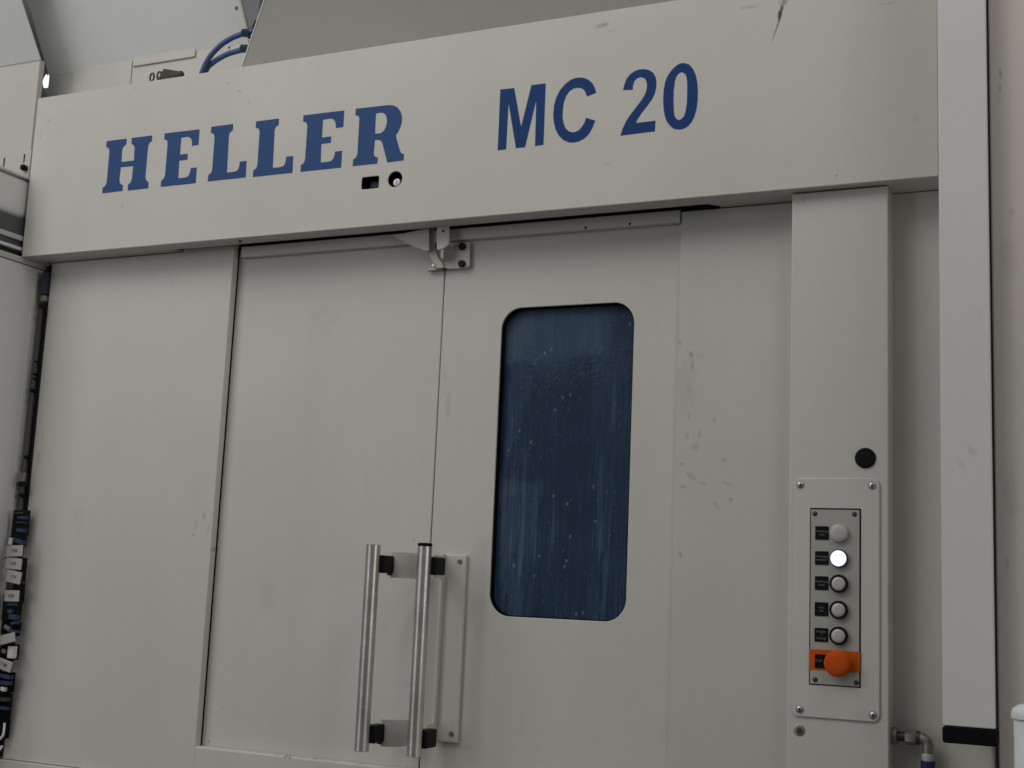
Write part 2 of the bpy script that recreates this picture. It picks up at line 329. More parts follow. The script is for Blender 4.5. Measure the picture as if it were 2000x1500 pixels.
def text(name, body, size, loc, m, parent=None, rot=0, xs=1):
    cu = bpy.data.curves.new(name, 'FONT'); cu.body = body; cu.size = size; cu.align_x = 'CENTER'; cu.align_y = 'CENTER'; cu.extrude = .00008
    cu.space_line = 1.0; cu.offset = size*.012
    ob = bpy.data.objects.new(name, cu); me = bpy.data.meshes.new_from_object(ob); bpy.data.objects.remove(ob); bpy.data.curves.remove(cu)
    me.transform(Matrix.Rotation(math.pi/2, 4, 'X') @ Matrix.Rotation(rot, 4, 'Z') @ Matrix.Diagonal((xs, 1, 1, 1)))
    return link(name, me, m, parent, loc)
def sheet(name, plan, z0, z1, t, m, parent=None):
    """bent strap: plan is a polyline of (x, y), swept from z0 to z1 with thickness t"""
    bm = bmesh.new(); n = len(plan); L_, R_ = [], []
    for i, p in enumerate(plan):
        a = Vector(plan[max(i-1, 0)]); b = Vector(plan[min(i+1, n-1)]); d = (b-a).normalized(); nn = Vector((-d.y, d.x))*t/2
        L_.append(Vector(p)+nn); R_.append(Vector(p)-nn)
    prof = L_+R_[::-1]
    lo = [bm.verts.new((p.x, p.y, z0)) for p in prof]; hi = [bm.verts.new((p.x, p.y, z1)) for p in prof]
    k = len(prof)
    for i in range(k): bm.faces.new((lo[i], lo[(i+1) % k], hi[(i+1) % k], hi[i]))
    for i in range(n-1):
        bm.faces.new((lo[i], lo[i+1], lo[k-2-i], lo[k-1-i])); bm.faces.new((hi[i], hi[k-1-i], hi[k-2-i], hi[i+1]))
    o = link(name, mesh_from_bm(name, bm), m, parent, smooth=True); o.data.set_sharp_from_angle(angle=math.radians(35)); return o
def dup(o, loc, parent=None):
    c = o.copy(); C.objects.link(c); c.location = loc; WL[c] = Vector(loc); return c

# ------------------------------------------------------------------ floor of the hall
fl = box('floor', (-9, 6), (-9, 4), (-.1, 0), M_concrete, bev=0); fl['kind'] = 'structure'

# ------------------------------------------------------------------ the machine
mc = thing('machining_center', 'large cream machine tool with blue HELLER and MC 20 lettering, sliding doors and steel handles', 'machine', (-1.4, .3, 0))

# header beam: front sheet with two cut-outs, soffit, ends
HX0, HX1, HZ0, HZ1 = -2.525, -.288, 2.387, 2.811
hole_r = rrect(-1.5262, -1.4820, 2.4742, 2.5020, .004)
hole_c = circ(-1.4405, 2.4902, .0178)
header = plate('header_beam', [(HX0, HZ0), (HX1, HZ0), (HX1, HZ1), (HX0, HZ1)], [hole_r, hole_c], HY, .010, M_head, mc, bev=.0016)
# a flat sheet for the underside, cut out over the doors
def soffit():
    zt = HZ0+.004
    out = [(HX0, HY+.0102), (HX1, HY+.0102), (HX1, .30), (-.745, .30), (-.745, .004), (-.728, -.018), (-.728, -.018)]
    out = [(HX0+.001, HY+.0102), (HX1-.001, HY+.0102), (HX1-.001, .30), (-.722, .30), (-.722, .002), (-.742, -.018), (-2.098, -.018), (-2.072, .002), (-2.072, .30), (HX0+.001, .30)]
    me = curve_mesh('soffit', [out], extrude=.0015, bevel=.0004)
    me.transform(Matrix.Translation((0, 0, HZ0+.0022)))
    return link('soffit', me, M_head, header)
soffit()
box('top_sheet', (HX0, HX1), (HY+.0102, .30), (HZ1-.006, HZ1), M_head, header, .0008)
box('end_sheet', (HX0, HX0+.004), (HY+.0102, .30), (HZ0+.005, HZ1-.007), M_head, header, .0004)
box('backing', (HX0+.01, HX1), (.12, .13), (HZ0+.02, HZ1-.02), M_gap, header, 0)
plate('cutout_liner', rrect(-1.5261, -1.4821, 2.4743, 2.5019, .0038), [rrect(-1.5249, -1.4833, 2.4755, 2.5007, .003)], HY+.0006, .010, M_rubber, header, .0001)
plate('cutout_liner', circ(-1.4405, 2.4902, .0177), [circ(-1.4405, 2.4902, .0166)], HY+.0006, .010, M_rubber, header, .0001)
p = at(471, 480, -.04); lathe('soffit_screw', [(.004, -.0022), (.004, .0022)], (p.x, -.045, HZ0-.0002), M_dark, header, 16, 'z')
# display and lock behind the cut-outs
box('display', (-1.516, -1.476), (-.052, -.045), (2.472, 2.497), M_screen, header, .001)
box('display_housing', (-1.535, -1.465), (-.044, -.03), (2.465, 2.51), M_black, header, .001)
lathe('lock_socket', [(.024, 0), (.024, .004)], (-1.4405, -.040, 2.4902), M_rubber, header)
lathe('key_plug', [(.009, 0), (.0095, .018), (.0085, .0205), (.006, .0215)], (-1.4385, -.045, 2.4840), M_white, header, 24)
box('key_slot', (-1.4395, -1.4375), (-.0672, -.0663), (2.478, 2.490), M_dull, header, 0)

# letters (outlines in image samples of the header plane, turned into metres)
def outline(pts, ox, oy, s, y=HY):
    r = []
    for u, v in pts:
        p = at(ox+u/s, oy+v/s, y); r.append((round(p.x, 4), round(p.z, 4)))
    return r
def fit(tpl, src, dst):
    """map an outline from its box (x0,z0,x1,z1) to another letter's box"""
    (a0, b0, a1, b1), (c0, d0, c1, d1) = src, dst
    return [(c0+(x-a0)*(c1-c0)/(a1-a0), d0+(z-b0)*(d1-d0)/(b1-b0)) for x, z in tpl]
def bbox(p): xs = [q[0] for q in p]; zs = [q[1] for q in p]; return (min(xs), min(zs), max(xs), max(zs))
A = (190, 250, 9.524); B = (390, 215, 9.524); Cc = (575, 195, 8.889); Dd = (960, 140, 9.091); Ee = (1190, 110, 8.82)
H_ = [(178,245),(548,198),(542,300),(500,335),(475,368),(463,420),(450,632),(684,605),(698,370),(682,325),(638,292),(642,188),(1022,138),(1017,240),(972,275),(952,320),(940,400),(896,900),(903,950),(918,982),(955,1010),(950,1120),(570,1165),(575,1055),(618,1018),(640,975),(650,920),(670,708),(437,730),(412,970),(420,1015),(438,1042),(478,1065),(470,1170),(95,1215),(104,1110),(145,1082),(168,1045),(180,990),(228,440),(222,395),(203,366),(165,352)]
E_ = [(160,270),(865,185),(850,470),(722,490),(722,430),(708,375),(680,340),(640,325),(590,328),(497,345),(480,655),(638,635),(632,745),(468,765),(455,1090),(590,1076),(645,1058),(680,1015),(700,960),(708,900),(828,885),(812,1175),(108,1250),(112,1138),(155,1105),(180,1065),(190,1010),(226,460),(220,415),(205,392),(155,378)]
L_ = [(1052,212),(1475,158),(1470,275),(1425,305),(1402,340),(1393,390),(1360,1078),(1500,1062),(1555,1045),(1585,1008),(1603,950),(1612,870),(1740,855),(1725,1165),(992,1245),(1000,1125),(1045,1092),(1068,1050),(1078,1000),(1117,410),(1110,370),(1092,342),(1045,325)]
R_ = [(1068,155),(1640,90),(1720,97),(1790,132),(1842,200),(1868,290),(1866,380),(1840,475),(1805,550),(1764,608),(1768,660),(1835,890),(1850,920),(1905,945),(1895,1050),(1615,1085),(1530,755),(1510,715),(1475,697),(1435,692),(1398,698),(1377,930),(1385,965),(1405,988),(1448,1002),(1440,1105),(1015,1150),(1022,1038),(1065,1008),(1090,965),(1098,910),(1130,320),(1122,292),(1105,278),(1062,268)]
Rh = [(1415,238),(1490,222),(1545,225),(1580,250),(1603,300),(1610,360),(1602,430),(1580,495),(1548,545),(1505,575),(1462,586),(1400,588)]
M_ = [(158,318),(402,290),(525,985),(712,240),(962,210),(922,1298),(775,1318),(797,492),(595,1340),(435,1355),(303,545),(258,1378),(112,1395)]
C_ = [(1855,375),(1838,295),(1795,210),(1725,147),(1650,113),(1570,103),(1490,113),(1400,150),(1310,220),(1220,325),(1150,460),(1112,600),(1098,760),(1108,900),(1140,1030),(1200,1140),(1280,1215),(1370,1252),(1450,1258),(1550,1237),(1640,1190),(1730,1105),(1790,1000),(1842,868),(1680,820),(1655,900),(1610,975),(1560,1035),(1500,1068),(1440,1078),(1380,1063),(1320,1012),(1282,930),(1262,820),(1265,680),(1285,540),(1325,430),(1380,350),(1450,300),(1520,283),(1590,290),(1640,320),(1672,370),(1693,440)]
T_ = [(240,580),(262,480),(300,390),(360,310),(440,255),(520,228),(600,221),(680,235),(750,280),(795,350),(812,440),(806,550),(780,650),(730,750),(650,860),(560,970),(495,1070),(455,1150),(795,1110),(785,1290),(195,1365),(230,1250),(290,1120),(370,1000),(470,870),(560,750),(620,650),(648,560),(650,470),(630,400),(590,367),(540,358),(480,375),(432,425),(408,500),(402,575)]
O_ = [(1290,115),(1220,125),(1150,165),(1075,240),(1005,340),(965,440),(940,570),(930,720),(935,870),(952,1000),(985,1110),(1040,1190),(1110,1245),(1190,1262),(1270,1250),(1350,1208),(1412,1140),(1460,1050),(1500,920),(1520,770),(1525,600),(1515,450),(1490,325),(1445,222),(1380,145)]
Oh = [(1250,270),(1200,290),(1155,345),(1130,430),(1110,580),(1105,740),(1108,900),(1120,1010),(1150,1075),(1195,1100),(1240,1085),(1290,1030),(1320,930),(1340,780),(1345,600),(1345,450),(1335,360),(1305,300)]
LT = .0008
def letter(o, holes, m, lab):
    x = plate('letter', o, holes, HY-LT, LT-.0001, m, header, bev=.00015); x['label'] = lab; return x
hh = outline(H_, *A); ee = outline(E_, *Cc); ll = outline(L_, *B)
eb = bbox(ee); lb = bbox(ll)
e1 = outline([(1168, 1100), (1915, 15)], *A)       # first E: its lower left and upper right corners
l1 = outline([(135, 1331), (845, 1250), (205, 322)], *B)
letter(hh, [], M_blueA, 'blue slab-serif letter H')
letter(fit(ee, eb, (e1[0][0], e1[0][1], e1[1][0], e1[1][1])), [], M_blueA, 'blue slab-serif letter E, first of two')
letter(fit(ll, lb, (l1[0][0], l1[0][1], l1[1][0]+.0016, lb[3]-lb[1]+l1[0][1])), [], M_blueA, 'blue slab-serif letter L, first of two')
letter(ll, [], M_blueA, 'blue slab-serif letter L, second of two')
letter(ee, [], M_blueA, 'blue slab-serif letter E, second of two')
letter(outline(R_, *Cc), [outline(Rh, *Cc)], M_blueA, 'blue slab-serif letter R')
letter(outline(M_, *Dd), [], M_blueB, 'blue letter M'); letter(outline(C_, *Dd), [], M_blueB, 'blue letter C')
letter(outline(T_, *Ee), [], M_blueB, 'blue figure 2'); letter(outline(O_, *Ee), [outline(Oh, *Ee)], M_blueB, 'blue figure 0')

# front frame: left panel, ledge below it, sill under the doors
box('panel_top', (-2.068, -1.9168), (.0004, .0195), (2.3858, 2.43), M_frame, mc, .0004)
box('left_panel', (-2.489, -1.9165), (0, .0195), (1.146, 2.3855), M_frame, mc, .0014)
box('lower_ledge', (-2.7, -1.9185), (-.010, .03), (.35, 1.1448), M_frame, mc, .002)
box('door_sill', (-1.918, -.8045), (0, .0185), (1.146, 1.2245), M_frame, mc, .0036)
box('lower_apron', (-1.9172, -.8045), (-.010, .03), (.35, 1.1448), M_frame, mc, .002)
box('side_wall', (-2.486, -2.47), (.0200, 1.2), (.3, 2.386), M_lcab, mc, 0)
box('machine_interior', (-2.47, -.40), (.16, .18), (.3, 2.385), M_gap, mc, 0)

# sliding doors
ld = box('left_door', (-1.9162, -1.3552), (DY, DY+.035), (1.19, 2.386), M_door, mc, .0012)
win = rrect(-1.2075, -.9045, 1.5490, 2.2050, .046, 10)
rd = plate('right_door', [(-1.3520, 1.19), (-.8055, 1.19), (-.8055, 2.386), (-1.3520, 2.386)], [win], DY, .035, M_door, mc, bev=.0012)
ring_o = rrect(-1.2075+.0002, -.9045-.0002, 1.5492, 2.2048, .0458, 10); ring_i = rrect(-1.2075+.0016, -.9045-.0016, 1.5506, 2.2034, .0445, 10)
plate('window_gasket', ring_o, [ring_i], DY+.003, .016, M_rubber, rd, .0006)
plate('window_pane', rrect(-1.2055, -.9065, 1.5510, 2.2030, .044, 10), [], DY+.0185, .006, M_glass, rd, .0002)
box('guide_rail', (-1.8998, -.806), (.006, .0215), (2.3625, 2.3885), M_door, mc, .0015)
box('gap_backing', (-2.068, -.748), (.062, .07), (2.30, 2.60), M_gap, mc, 0)  # black sheet stands for the dark gap above the doors
box('door_track', (-2.05, -.765), (.012, .030), (2.398, 2.45), M_dark, mc, .001)
box('corner_filler', (-2.56, -2.4895), (.0222, .03), (.35, 2.3868), M_gap, mc, 0)  # near-black filler stands for the dark gap in the corner
for u in (1144, 1230): 
    p = at(u, 440, .006); lathe('rail_screw', [(.0028, 0), (.0025, .0010)], (p.x, .006, 2.3670), M_black, mc, 16)
# right fixed panel, pillar, recess
box('right_panel', (-.8035, -.545), (.010, .06), (.35, 2.3855), M_rp, mc, .0016)
box('recess_panel', (-.40, -.19), (.014, .03), (.35, 2.3855), M_rp, mc, 0)
pil = box('pillar', (-.5635, -.3825), (-.045, .0135), (.35, 2.3850), M_pill, mc, .0022)
PY = -.045
lathe('blanking_plug', [(.0188, 0), (.0188, .002), (.0165, .0042), (.006, .0048)], (-.4235, PY, 1.8700), M_black, pil)
lathe('rubber_bung', [(.0100, 0), (.0100, .001), (.0085, .0018), (.0035, .0012)], (-.5402, PY, 1.3747), M_dull, pil, 24)
lathe('bung_core', [(.0052, 0), (.0052, .0024), (.004, .0030)], (-.5402, PY, 1.3747), M_gland, pil, 20)
# control plate with window for the insert
cpl = plate('control_plate', rrect(-.5545, -.3975, 1.3995, 1.8325, .013), [], PY-.0035, .0033, M_pill, pil, .0011)
CY = PY-.0035
frame = plate('insert_frame', rrect(-.5228, -.4305, 1.4572, 1.7772, .0012), [], CY-.0006, .0005, M_rubber, pil, .0001)
ins = plate('button_insert', rrect(-.5208, -.4330, 1.4592, 1.7742, .0016), [], CY-.0022, .0021, M_insert, pil, .0004)
IY = CY-.0022
# pan-head cross screws
def screw_mesh(r, h, name):
    bm = bmesh.new(); me = lathe_mesh(name, [(r*1.25, 0), (r*1.25, .0006), (r, .0006), (r*.96, h*.6), (r*.72, h*.95), (r*.3, h*1.02)], 20); return me
sm = screw_mesh(.0058, .0032, 'screw'); sm.materials.append(M_steel); slm = None
def cross(r):
    bm = bmesh.new()
    for a in (.4, .4+math.pi/2):
        q = bmesh.ops.create_cube(bm, size=1)['verts']
        bmesh.ops.scale(bm, verts=q, vec=(r*1.2, .0006, r*.26)); bmesh.ops.rotate(bm, verts=q, cent=(0, 0, 0), matrix=Matrix.Rotation(a, 3, 'Y'))
    return mesh_from_bm('recess', bm)
xm = cross(.0058); xm.materials.append(M_gap)
for x, z in ((-.5415, 1.8197), (-.4105, 1.8190), (-.5392, 1.4118), (-.4088, 1.4112)):
    s = link('plate_screw', sm, None, pil, (x, CY, z)); link('cross_recess', xm, None, s, (x, CY-.0033, z)).parent = pil
s2 = screw_mesh(.0036, .0018, 'insert_screw'); s2.materials.append(M_dark)
for x, z in ((-.5138, 1.7665), (-.4418, 1.7665), (-.5110, 1.4665), (-.4378, 1.4660)): link('insert_screw', s2, None, pil, (x, IY, z))
# label squares with two lines of small engraving
LZ = [1.7313, 1.6855, 1.6400, 1.5930, 1.5469]
TXT = ['Werkzeug\nAuto', 'Werkzeug\nwechseln', 'Werkzeug\nlösen', 'Türe\nfrei', 'Freigabe\n+\nStörung']
for z, t in zip(LZ, TXT):
    lb_ = plate('label_square', rrect(-.5128, -.4882, z-.0124, z+.0124, .0014), [], IY-.0012, .0011, M_black, pil, .0003)
    text('label_text', t, .0060, (-.5005, IY-.00135, z), M_txt, pil, xs=.92)
# buttons
def button(z, kind):
    x = -.4690
    if kind == 'plain':
        o = lathe('push_button', [(.0168, 0), (.0168, .004), (.0155, .0078), (.0125, .0095), (.006, .0102)], (x, IY, z), M_ivory, pil, 40)
    else:
        o = lathe('push_button', [(.0166, 0), (.0166, .0045), (.0160, .0085), (.0130, .0085), (.0130, .0050)], (x, IY, z), M_navy if kind == 'lit' else M_black, pil, 40)
        l = lathe('button_lens', [(.0126, .003), (.0126, .0070), (.0112, .0083), (.006, .0090)] if kind != 'lit' else [(.0142, .003), (.0142, .0085), (.0130, .0100), (.006, .0106)], (x, IY, z), M_lit if kind == 'lit' else M_lens, pil, 40)
        if kind == 'lit': l['label'] = 'glowing white button lens'
    return o
for z, k in zip(LZ, ('plain', 'lit', 'dark', 'dark', 'dark')): button(z, k)
plate('stop_strip', rrect(-.5224, -.4312, 1.4843, 1.5206, .001), [], IY-.0009, .0006, M_orange2, pil, .0001)
plate('label_square', rrect(-.5118, -.4885, 1.4878, 1.5122, .0014), [], IY-.0022, .0011, M_black, pil, .0003)
text('label_text', 'STOP', .0068, (-.5055, IY-.00235, 1.5005), M_txt, pil, xs=.8)
es = lathe('stop_button', [(.0130, 0), (.0130, .008), (.0205, .009), (.0232, .011), (.0238, .0145), (.0232, .018), (.0205, .0205), (.0140, .0222), (.004, .0230)], (-.4690, IY, 1.4985), M_orange, pil, 48)

# ------------------------------------------------------------------ door handles
def bar(x, y, z0, z1, parent, r=.0150):
    me = lathe_mesh('handle_bar', [(r-.0012, z0), (r, z0+.001), (r, z1-.001), (r-.0012, z1)], 48, 'z')
    return link('handle_bar', me, M_brush, parent, (x, y, 0))
bar(-1.4222, -.10, 1.2655, 1.6850, ld)
bar(-1.3000, -.10, 1.2655, 1.6850, rd)
lathe('bar_cap', [(.0146, 1.6852), (.0152, 1.6860), (.0152, 1.6895), (.0135, 1.6912)], (-1.3000, -.10, 0), M_black, rd, 40, 'z')
def block(x0, x1, y0, y1, z0, z1, parent): return box('handle_block', (x0, x1), (y0, y1), (z0, z1), M_black, parent, .004, 3)
for z in (1.6455, 1.2995):
    block(-1.4215, -1.3985, -.092, -.047, z-.0185, z+.0185, ld)
    plan = [(-1.4060, -.050), (-1.3990, -.0495), (-1.3900, -.047), (-1.3820, -.042), (-1.3765, -.034), (-1.3735, -.024), (-1.3730, -.012), (-1.3730, DY-.0002)]
    sheet('handle_bracket', plan, z-.0270, z+.0270, .004, M_frame, ld)
    block(-1.3000, -1.2775, -.092, -.046, z-.0185, z+.0185, rd)
for zc in (1.6455, 1.2995):
    box('block_screw', (-1.410, -1.402), (-.060, -.050), (zc-.0225, zc-.0187), M_dark, ld, .001)
hp = box('mounting_plate', (-1.3120, -1.2615), (.0145, DY-.0002), (1.2850, 1.6725), M_frame, rd, .0022)
sheet('mounting_flange', [(-1.3135, DY-.0002), (-1.3130, .010), (-1.3125, .000)], 1.2850, 1.6725, .004, M_frame, rd)
for zc in (1.6455, 1.2995): sheet('flange_tab', [(-1.3125, .0002), (-1.3110, -.020), (-1.3060, -.050)], zc-.024, zc+.024, .0038, M_frame, rd)
for z in (1.6595, 1.3035):
    lathe('plate_bolt', [(.0052, 0), (.0052, .0022), (.0040, .0026), (.0030, .0026), (.0028, .0012)], (-1.2760, .0145, z), M_dull, rd, 20)

# ------------------------------------------------------------------ latch brackets above the doors
plate('hanger_plate', poly([(862, 474), (917, 473), (917, 518), (913, 522), (905, 524), (880, 525), (868, 524), (856, 512), (852, 480)], .012), [], .012, .004, M_frame, rd, .0012)
plate('hanger_tab', poly([(852, 428), (877, 426), (877, 472), (874, 479), (868, 484), (860, 487), (853, 488)], -.022), [], -.022, .004, M_frame, rd, .0012)
web = [(.012-.0340*k/6, 0) for k in range(7)]
sheet('hanger_web', [(-1.3535, .0122), (-1.3480, .002), (-1.3420, -.010), (-1.3400, -.019)], 2.3170, 2.3560, .004, M_frame, rd)
lathe('tab_screw', [(.0028, 0), (.0028, .0012)], tuple(at(866, 452, -.022)), M_gap, rd, 14)
for (u, v) in ((904, 482), (903, 516)):
    p = at(u, v, .012); lathe('hanger_bolt', [(.0085, 0), (.0085, .0065), (.0074, .0078)], (p.x, .012, p.z), M_black, rd, 6)
plate('guide_gusset', poly([(766, 460), (838, 445), (838, 489), (829, 490), (806, 481)], -.010), [], -.010, .004, M_frame, ld, .0012)
plate('guide_arm', poly([(837, 446), (848, 444), (849, 482), (854, 500), (864, 515), (866, 523), (850, 524), (842, 508), (836, 490)], .004), [], .004, .004, M_rear, ld, .0012)
plate('guide_foot', poly([(834, 524), (864, 521), (864, 526), (834, 529)], .010), [], .010, .009, M_dull, ld, .0006)
p = at(847, 519, .004); lathe('guide_screw', [(.0042, 0), (.0042, .002), (.003, .0034)], (p.x, .004, p.z), M_steel, ld, 16)

# ------------------------------------------------------------------ sloped hood above the header
def quad_slab(name, c0, c1, c2, c3, t, m, parent=None, bev=.001):
    c = [Vector(q) for q in (c0, c1, c2, c3)]; n = (c[1]-c[0]).cross(c[3]-c[0]).normalized()*t
    bm = bmesh.new(); a = [bm.verts.new(q) for q in c]; b = [bm.verts.new(q-n) for q in c]
    bm.faces.new(a); bm.faces.new(b[::-1])
    for i in range(4): bm.faces.new((a[i], b[i], b[(i+1) % 4], a[(i+1) % 4]))
    if bev: bmesh.ops.bevel(bm, geom=bm.edges[:], offset=bev, segments=2, affect='EDGES')
    return link(name, mesh_from_bm(name, bm), m, parent)
hx = -1.972
def hoody(z): return .05+(z-2.874)*.337
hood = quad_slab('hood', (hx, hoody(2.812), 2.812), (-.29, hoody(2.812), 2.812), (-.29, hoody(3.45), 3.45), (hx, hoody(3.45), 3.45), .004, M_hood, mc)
quad_slab('hood_flange', (hx-.0045, hoody(2.82)-.001, 2.82), (hx-.0008, hoody(2.82)-.001, 2.82), (hx-.0008, hoody(3.45)-.001, 3.45), (hx-.0045, hoody(3.45)-.001, 3.45), .03, M_head, mc, .0005)

# ------------------------------------------------------------------ enclosure of the neighbouring module, behind and above
enc = thing('rear_enclosure', 'tall cream and grey sheet-metal enclosure rising behind the header', 'enclosure', (-2.6, .6, 0))
def X(u, v, y): return at(u, v, y).x
box('rear_wall', (-2.925, -2.14), (.35, .37), (2.6, 3.096), M_rear, enc, .001)
EZ = 3.0885
box('wall_strip', (-2.826, -2.602), (.3465, .3497), (2.6, 3.1090), M_rear, enc, .0012)
box('cover_plate', (-2.596, -2.372), (.3440, .3497), (3.0715, 3.1175), M_rear, enc, .0016)
LEAN = (.2342-.35)/(3.281-3.088)
def oy(y0, z, z0=3.085): return y0+(z-z0)*LEAN
xr = at(481, 52, .318).x
quad_slab('overhang', (-2.927, oy(.352, 3.085), 3.085), (xr, oy(.352, 3.085), 3.085), (xr, oy(.352, 3.42), 3.42), (-2.927, oy(.352, 3.42), 3.42), .004, M_over, enc, .001)
quad_slab('corner_trim', (xr-.008, oy(.347, 3.115), 3.115), (xr, oy(.347, 3.115), 3.115), (xr, oy(.347, 3.42), 3.42), (xr-.008, oy(.347, 3.42), 3.42), .003, M_head, enc, .0008)
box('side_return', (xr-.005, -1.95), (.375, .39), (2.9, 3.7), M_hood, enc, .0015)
lathe('column_screw', [(.006, 0), (.005, .002)], tuple(at(462, 16, .262)), M_dark, enc, 16)
lathe('wall_screw', [(.0035, 0), (.003, .002)], tuple(at(448, 93, .350)), M_dark, enc, 12)

enl = thing('side_enclosure', 'cream sheet-metal enclosure at the far left with a sloped top and slotted adjusting bracket', 'enclosure', (-3.0, .5, 0))
p = at(78, 118, .25)
box('front_panel', (-3.35, p.x), (.25, .27), (2.5, 3.092), M_rear, enl, .0015)
quad_slab('overhang', (-3.35, .248, 3.0888), (p.x+.004, .248, 3.0888), (p.x+.004, .248-.146, 3.31), (-3.35, .248-.146, 3.31), .004, M_over, enl, .001)
box('fascia', (-3.35, -2.83), (.098, .120), (3.311, 3.6), M_post, enl, .0015)
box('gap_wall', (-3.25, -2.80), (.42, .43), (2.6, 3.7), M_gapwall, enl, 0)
# slotted bracket
bk = at(60, 292, .2)
sp = at(0, 298, .235)
slot = []
def slotpoly(u0, v0, u1, v1, w_):
    a = at(u0, v0, .235); b = at(u1, v1, .235)
    return rrect(b.x-w_, b.x+w_, b.z, a.z, w_*.9, 5)
plate('slotted_bracket', [(at(-60, 298, .235).x, at(30, 352, .235).z-.05), (at(61, 290, .235).x, at(30, 352, .235).z-.05), (at(61, 290, .235).x, at(30, 295, .235).z), (at(-60, 298, .235).x, at(30, 295, .235).z)],
      [slotpoly(6, 308, 6, 332, .003), slotpoly(46, 301, 46, 318, .003)], .235, .004, M_rear, enl, .0008)
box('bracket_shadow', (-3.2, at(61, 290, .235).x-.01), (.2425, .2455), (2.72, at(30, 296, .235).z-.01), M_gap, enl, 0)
p = at(43, 326, .22); lathe('clamp_knob', [(.0085, 0), (.0095, .006), (.009, .012), (.006, .015)], (p.x, .233, p.z), M_black, enl, 20)
day = plate('skylight', poly([(85, 171), (92, 170), (96, 141), (92, 151), (90, 145), (86, 152), (83, 160)], .40), [], .40, .004, M_day, None, 0); tag(day, 'bright daylight opening seen through the gap between the two enclosures', 'window')

# ------------------------------------------------------------------ cabinet at the left edge
lc = thing('side_cabinet', 'grey cabinet at the left edge with dark horizontal rails near its top', 'cabinet', (-2.9, -.2, 0))
CX = -2.53
box('cabinet_body', (-3.3, CX), (-.175, .10), (.35, 2.372), M_lcab, lc, .002)
box('top_flange', (-3.3, CX+.004), (-.175, .0215), (2.3735, 2.3885), M_rear, lc, .0012)
def rail(z0, z1, m, dx): box('rail', (-3.3, CX+dx), (-.175, .02), (z0, z1), m, lc, .001)
rail(2.3895, 2.404, M_gap, -.012); rail(2.405, 2.413, M_lcab, 0); rail(2.414, 2.429, M_dkgrey, -.008); rail(2.430, 2.443, M_rear, 0); rail(2.4445, 2.488, M_dkgrey, -.004)
box('canopy', (-3.3, CX-.006), (-.175, .02), (2.4895, 2.594), M_lcab, lc, .018, 5)
box('canopy_lip', (-3.3, CX-.002), (-.175, .02), (2.595, 2.601), M_lcab, lc, .001)
box('edge_rib', (CX, CX+.006), (-.013, -.009), (.5, 2.36), M_rear, lc, .001)

# ------------------------------------------------------------------ cables and tagged connectors in the corner
cb = thing('cable_bundle', 'dark vertical cables with white tags and navy connectors beside the left panel', 'cables', (-2.5, -.01, 1.2))
tube('cable', [(-2.4985, -.002, 2.29), (-2.4990, -.003, 1.9), (-2.4985, -.004, 1.5), (-2.500, -.003, .9)], .0052, M_dark, cb)
tube('cable', [(-2.4935, -.0065, 2.28), (-2.4935, -.0065, 1.6), (-2.495, -.0065, .9)], .0028, M_rubber, cb)
box('connector', (-2.5055, -2.4905), (-.013, .006), (2.3015, 2.362), M_slate, cb, .003)
box('connector', (-2.508, -2.4915), (-.010, .004), (2.284, 2.2995), M_dull, cb, .002)
lathe('clip', [(.0065, -.006), (.0065, .006)], tuple(at(82, 598, -.02)), M_black, cb, 14)
for u, v, r in ((72, 707, .0035), (68, 731, .0035), (68, 740, .0035), (64, 763, .006), (52, 893, .005), (43, 968, .006)):
    p = at(u, v, -.012); lathe('clip', [(r*.8, -.006), (r, 0), (r*.8, .006)], tuple(p), M_black, cb, 12)
def pxbox(name, u0, v0, u1, v1, y, t, m, bev=.001, rz=0):
    a = at((u0+u1)/2, (v0+v1)/2, y); l = at(u0, (v0+v1)/2, y); r = at(u1, (v0+v1)/2, y); tp = at((u0+u1)/2, v0, y); bt = at((u0+u1)/2, v1, y)
    W, Hh = r.x-l.x, tp.z-bt.z
    return box(name, (a.x-W/2, a.x+W/2), (y, y+t), (a.z-Hh/2, a.z+Hh/2), m, cb, bev, rot=Matrix.Rotation(rz, 3, 'Y') if rz else None), a
pxbox('bracket', 32, 923, 46, 942, -.02, .01, M_dull); pxbox('bracket', 35, 940, 50, 950, -.025, .012, M_black)
